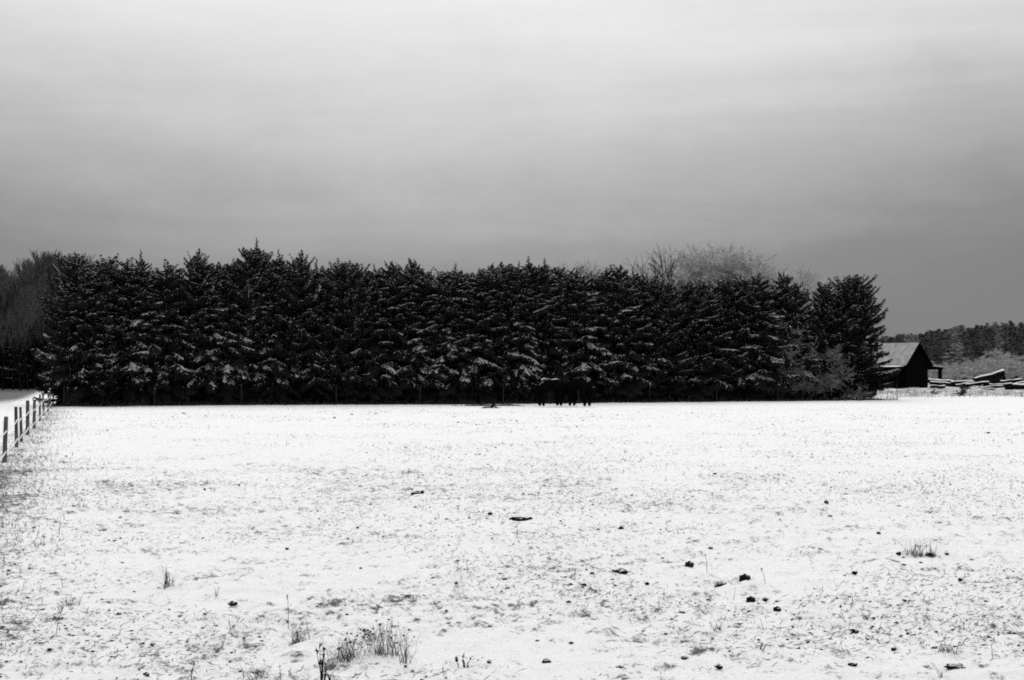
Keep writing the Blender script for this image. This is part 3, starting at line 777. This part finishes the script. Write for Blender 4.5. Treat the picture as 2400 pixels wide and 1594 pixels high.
for px, py, s in small:
    band = 'far part of the field' if py < 1100 else 'middle of the field' if py < 1260 else 'upper foreground' if py < 1360 else 'lower foreground' if py < 1480 else 'bottom strip'
    zones.setdefault((band, ('left', 'central', 'right')[min(2, px // 800)]), []).append((px, py, s))
for (band, side), items in zones.items():
    for i, (px, py, s) in enumerate(sorted(items)):
        clod(px, py, s, 'small dark lump, %s from the left in the %s, %s third' % (ordn[i], band, side), 'small dark lumps on the snow')

# hay remains by the horses
def hay(px, py, w_px, h_px, label, seed):
    g = random.Random(seed); x, d = gp(px, py); u = d / F; m = MB()
    for k in range(int(60 + w_px * 1.4)):
        a = g.gauss(0, .3); p = Vector((a * w_px * u, g.gauss(0, .22), max(0, h_px * u * (1 - (a * 1.8) ** 2)) * g.random()))
        q = p + Vector((g.uniform(-.25, .25), g.uniform(-.1, .1), g.uniform(-.02, .06)))
        m.tube([p, q], [.014, .008], 3, False)
    o = put('hay_heap', m.mesh('hay', M_clod), None, (x, d, gz1(x, d) + .015)); tag(o, label, 'hay', 'hay left on the snow')
hay(1150, 957, 26, 9, 'small dark heap of hay on snow left of the horses', 1)
hay(1120, 952, 70, 2, 'thin strip of scattered dark hay left of the hay heap', 2)
hay(1190, 952, 50, 2, 'thin strip of scattered dark hay between heap and horses', 3)

def blade(m, p, h, lean, az, w, n=3):
    d = Vector((math.cos(az), math.sin(az), 0)); s = Vector((-d.y, d.x, 0)) * w
    pts = [Vector(p) + d * lean * (k / n) ** 1.7 + Vector((0, 0, h * (k / n))) for k in range(n + 1)]
    V = []
    for k, q in enumerate(pts): f = 1 - .85 * k / n; V += [q - s * f, q + s * f]
    m.add(V, [(2 * k, 2 * k + 1, 2 * k + 3, 2 * k + 2) for k in range(n)])
def weed(px, py, kind, h_px, w_px, nb, label, seed, lean=.3):
    g = random.Random(seed); x, d = gp(px, min(py, 1592)) if py <= 1592 else (gx(px, CH * F / (py - HZ)), CH * F / (py - HZ))
    u = d / F; m = MB(); H = h_px * u * 1.15; Wd = w_px * u / 2; nb = int(nb * 1.5) if kind == 'tuft' else nb
    t = empty('dead_weed', (x, d, gz1(x, d) - .015)); tag(t, label, 'weed', 'dead weeds in the snow')
    if kind == 'tuft':
        for k in range(nb):
            az = g.uniform(0, 6.28); b = (g.gauss(0, Wd * .35), g.gauss(0, Wd * .35), 0)
            hb = H * (g.uniform(.15, .6) if g.random() < .7 else g.uniform(.5, 1.05))
            blade(m, b, hb, g.uniform(.2, 1.3) * max(Wd, H * .7), az, .0018 + .0026 * g.random(), 4)
        put('blades', m.mesh('blades', M_grass), t)
    if kind == 'umbel':
        hd_ = MB()
        for k in range(nb * 6):
            b = Vector((g.gauss(0, Wd * .45), g.gauss(0, Wd * .3), 0)); hh = H * g.uniform(.35, 1.0) * (1 - .4 * min(1, abs(b.x) / Wd))
            e = b + Vector((g.gauss(0, .035), g.gauss(0, .03), hh)); mid = b.lerp(e, .5) + Vector((g.gauss(0, .012), 0, .01))
            m.tube([b, mid, e], [.0016, .0014, .0011], 3, False)
            if g.random() < .42:
                w_ = g.uniform(.005, .016); V = []
                for j in range(7): V.append(e + Vector((math.cos(j * .9) * w_ * g.uniform(.5, 1.2), math.sin(j * .9) * w_ * g.uniform(.5, 1.2), g.uniform(-.004, .003))))
                top = e + Vector((0, 0, w_ * .45)); bot = e - Vector((0, 0, w_ * .5)); V += [top, bot]
                hd_.add(V, [], [(j, (j + 1) % 7, 7) for j in range(7)] + [((j + 1) % 7, j, 8) for j in range(7)])
        tag(put('stems', m.mesh('stems', M_stem), t), kind='stuff'); tag(put('seed_heads', hd_.mesh('seed_heads', M_clod), t), kind='stuff')
    if kind == 'stalk':
        hd_ = MB()
        for k in range(nb):
            b = Vector((g.gauss(0, Wd * .4), g.gauss(0, Wd * .4), 0)); hh = H * g.uniform(.45, 1.0); dx = g.gauss(0, Wd * .5) + lean * H * g.uniform(.2, 1)
            pts = [b, b + Vector((dx * .3 + g.gauss(0, .006), 0, hh * .5)), b + Vector((dx, g.gauss(0, .01), hh))]
            m.tube(pts, [.0026, .0022, .0014], 5, False)
            for j in range(12 if nb > 2 else 5):
                f = g.uniform(.1, 1) if nb > 2 else g.uniform(.9, 1)
                e = pts[0].lerp(pts[1], f * 2) if f < .5 else pts[1].lerp(pts[2], f * 2 - 1)
                w_ = g.uniform(.003, .008); V = [e + Vector((g.gauss(0, w_), g.gauss(0, w_), g.gauss(0, w_ * 1.2))) for _ in range(4)]
                hd_.add(V, [], [(0, 1, 2), (0, 2, 3), (0, 3, 1), (1, 3, 2)])
        put('stems', m.mesh('stems', M_clod), t); tag(put('seed_heads', hd_.mesh('seed_heads', M_clod), t), kind='stuff')
    return t
WD = [(800,1556,'tuft',60,70,40,'dark tangled grass at the left of the flower clump',.3),(865,1500,'umbel',40,70,8,'sparse dry flowers behind the large flower clump',.1),
 (392,1375,'tuft',48,44,22,'small upright grass tuft in the left foreground',.2),(393,1374,'stalk',62,20,3,'dark stems rising from the grass tuft at left',.1),
 (165,1418,'tuft',32,46,30,'flattened little tuft below the far left clods',.2),(700,1502,'tuft',60,60,46,'spreading tuft left of the dry flower clump',.2),
 (676,1470,'stalk',120,12,1,'tall thin broken stalk above the spreading tuft',.02),(757,1602,'stalk',88,20,9,'thick dark seeded stalks at the bottom edge',.02),
 (772,1600,'tuft',46,12,6,'short dark blades beside the thick seeded stalks',.1),(447,1602,'stalk',66,5,2,'single upright dark stalk at the bottom edge left',.05),
 (822,1548,'umbel',60,76,8,'left half of the dry flower clump in foreground',.05),(905,1540,'umbel',80,110,13,'large dry flower clump with dark flat heads in foreground',.02),
 (890,1540,'tuft',40,100,36,'dry grass under the large flower clump',.2),(945,1572,'tuft',58,34,14,'fan of stiff dark blades right of the flower clump',.3),
 (972,1415,'tuft',34,12,5,'few upright blades in the centre of the foreground',.2),(600,1592,'tuft',66,60,20,'thin sparse weed at the bottom edge left of the thick stalks',.4),
 (1980,1465,'stalk',44,5,1,'thin leaning stalk with a dark head at right',-.3),(1792,1372,'stalk',34,6,1,'small leaning stalk left of the ring of grass at right',-.4),
 (1655,1345,'stalk',52,4,1,'very thin upright stalk among the lumps at right',-.05),(2150,1302,'tuft',40,76,56,'large grey grass clump at right',.2),
 (2190,1304,'tuft',38,30,22,'dark grass at the right of the large clump',.2),(1682,1478,'tuft',28,16,14,'small dark tuft in the right foreground',.2),
 (32,1236,'stalk',58,4,2,'leaning stick at the left edge below the fence',.45),(2205,1592,'tuft',40,26,10,'curved blades at the bottom right',.4),
 (2030,1450,'tuft',34,36,16,'curving blades right of the thin leaning stalk',.4),(1085,1570,'stalk',40,46,4,'low bent stems at the bottom edge centre',.1),
 (1780,1532,'tuft',30,14,6,'small bent blades in the lower right foreground',.3),(190,1185,'tuft',24,40,26,'faint grass around the round clod at left',.2),
 (958,1112,'tuft',20,60,44,'faint dry grass patch in the middle distance',.2),(2220,1540,'tuft',30,60,26,'flattened grass at the lower right',.4),
 (505,1400,'tuft',30,10,4,'two thin blades left of the long lumps',.2),(130,1480,'stalk',60,4,1,'thin slanting stem in the lower left corner',.4)]
for i, (px, py, kd, h, w, nbl, lab, ln) in enumerate(WD): weed(px, py, kd, h, w, nbl, lab, 500 + i, ln)

# grass tips and leaf scraps that nobody could count
def scatter(nn, seed, ymin, ymax, patchy):
    g = np.random.default_rng(seed)
    y = np.exp(g.uniform(np.log(ymin), np.log(ymax), nn)); x = g.uniform(-.43, .43, nn) * (y + 2)
    dens = fbm(x * .45, y * .45, 4, 77)
    th = .55 * np.exp(-((x - fence_x(y) - .2) / 1.0) ** 2) * (y > 14) + .10 * (y > 28) + .3 * np.exp(-((y - 25) / 7) ** 2) * (x < 10)
    keep = (g.random(nn) < np.clip((dens - .5) * patchy + .12 + th, 0, 1)) & (y < hedge_front(x) - .4) & (x > fence_x(y) - 1.5)
    return x[keep], y[keep], g
x, y, g = scatter(110000, 1, 8.2, 75, 2.2)
n_ = len(x); z = ground_z(x, y) - .004
az = g.uniform(0, 6.28, n_); ln = g.uniform(.02, .07, n_) * (1 + y / 60); hh = g.uniform(.004, .05, n_) * g.random(n_); tall = g.random(n_) < .012; hh[tall] = g.uniform(.05, .16, tall.sum()); ln[tall] *= .6; w = .0018 + .00009 * y
d = np.stack([np.cos(az) * ln, np.sin(az) * ln, hh], 1); s_ = np.stack([-np.sin(az) * w, np.cos(az) * w, 0 * w], 1); b0 = np.stack([x, y, z + .006], 1)
V = np.stack([b0 - s_, b0 + s_, b0 + d * .6 + s_ + [0, 0, .004], b0 + d], 1).reshape(-1, 3)
tag(put('grass_tips', mesh_np('grass_tips', V, np.arange(len(V)).reshape(-1, 4), M_grass)), 'dead grass tips poking up through the thin snow', 'grass', kind='stuff')
# scraps: little flattened lumps
x, y, g = scatter(20000, 2, 8.2, 70, 3.5)
n_ = len(x); z = ground_z(x, y); r = g.gamma(1.5, .0040, n_) * (1 + y / 40) + .002; r = np.minimum(r, .009 + .0003 * y); el_ = g.uniform(1, 2.4, n_)
oct_ = np.array([[1, 0, 0], [0, 1, 0], [-1, 0, 0], [0, -1, 0], [0, 0, .8], [0, 0, -.6], [.7, .6, .35], [-.6, -.6, .4]])[:6]
V = np.stack([x, y, z + r * .2], 1)[:, None] + (oct_[None] * g.uniform(.45, 1.3, (n_, 6, 1)) + g.normal(0, .22, (n_, 6, 3))) * np.stack([r * el_, r, r * .8], 1)[:, None]
o = np.arange(n_)[:, None] * 6
T = np.concatenate([o + np.array([[a, (a + 1) % 4, 4]]) for a in range(4)] + [o + np.array([[(a + 1) % 4, a, 5]]) for a in range(4)])
tag(put('leaf_scraps', mesh_np('leaf_scraps', V.reshape(-1, 3), None, M_clod, None, True, T)), 'tiny dark scraps of leaves and dung strewn over the snow', 'litter', kind='stuff')
# rough dry grass along the fence margin, the foot of the hedge and the bank
m = MB(); gg = random.Random(12); spots = []
for k in range(2600):
    yy = math.exp(gg.uniform(math.log(16), math.log(70))); xx = fence_x(yy) + gg.gauss(.25, .55)
    spots.append((xx, yy, gg.uniform(.02, .11) * (1 + 1.2 * (gg.random() < .06)), gg.uniform(.04, .16), .003 + .00009 * yy))
fr_ = np.array([gg.uniform(-25, 26) for k in range(4200)]); fy_ = hedge_front(fr_); fn_ = vnoise(fr_ * .7, fr_ * 0 + 1., 5)
for xx, yy, q in zip(fr_, fy_, fn_): spots.append((xx, yy + gg.gauss(0, .28 + .5 * q * q), gg.uniform(.05, .32), gg.uniform(.02, .2), .011))
for k in range(900): spots.append((gg.uniform(25, 42), gg.uniform(101, 125), gg.uniform(.08, .4), gg.uniform(.02, .2), .014))
sz_ = ground_z(np.array([q[0] for q in spots]), np.array([q[1] for q in spots]))
for (xx, yy, h_, l_, w_), zz in zip(spots, sz_): blade(m, (xx, yy, zz), h_, l_, gg.uniform(0, 6.28), w_, 2)
tag(put('rough_grass', m.mesh('rough_grass', M_grass)), 'rough dry grass along the fence and the foot of the spruces', 'grass', kind='stuff')
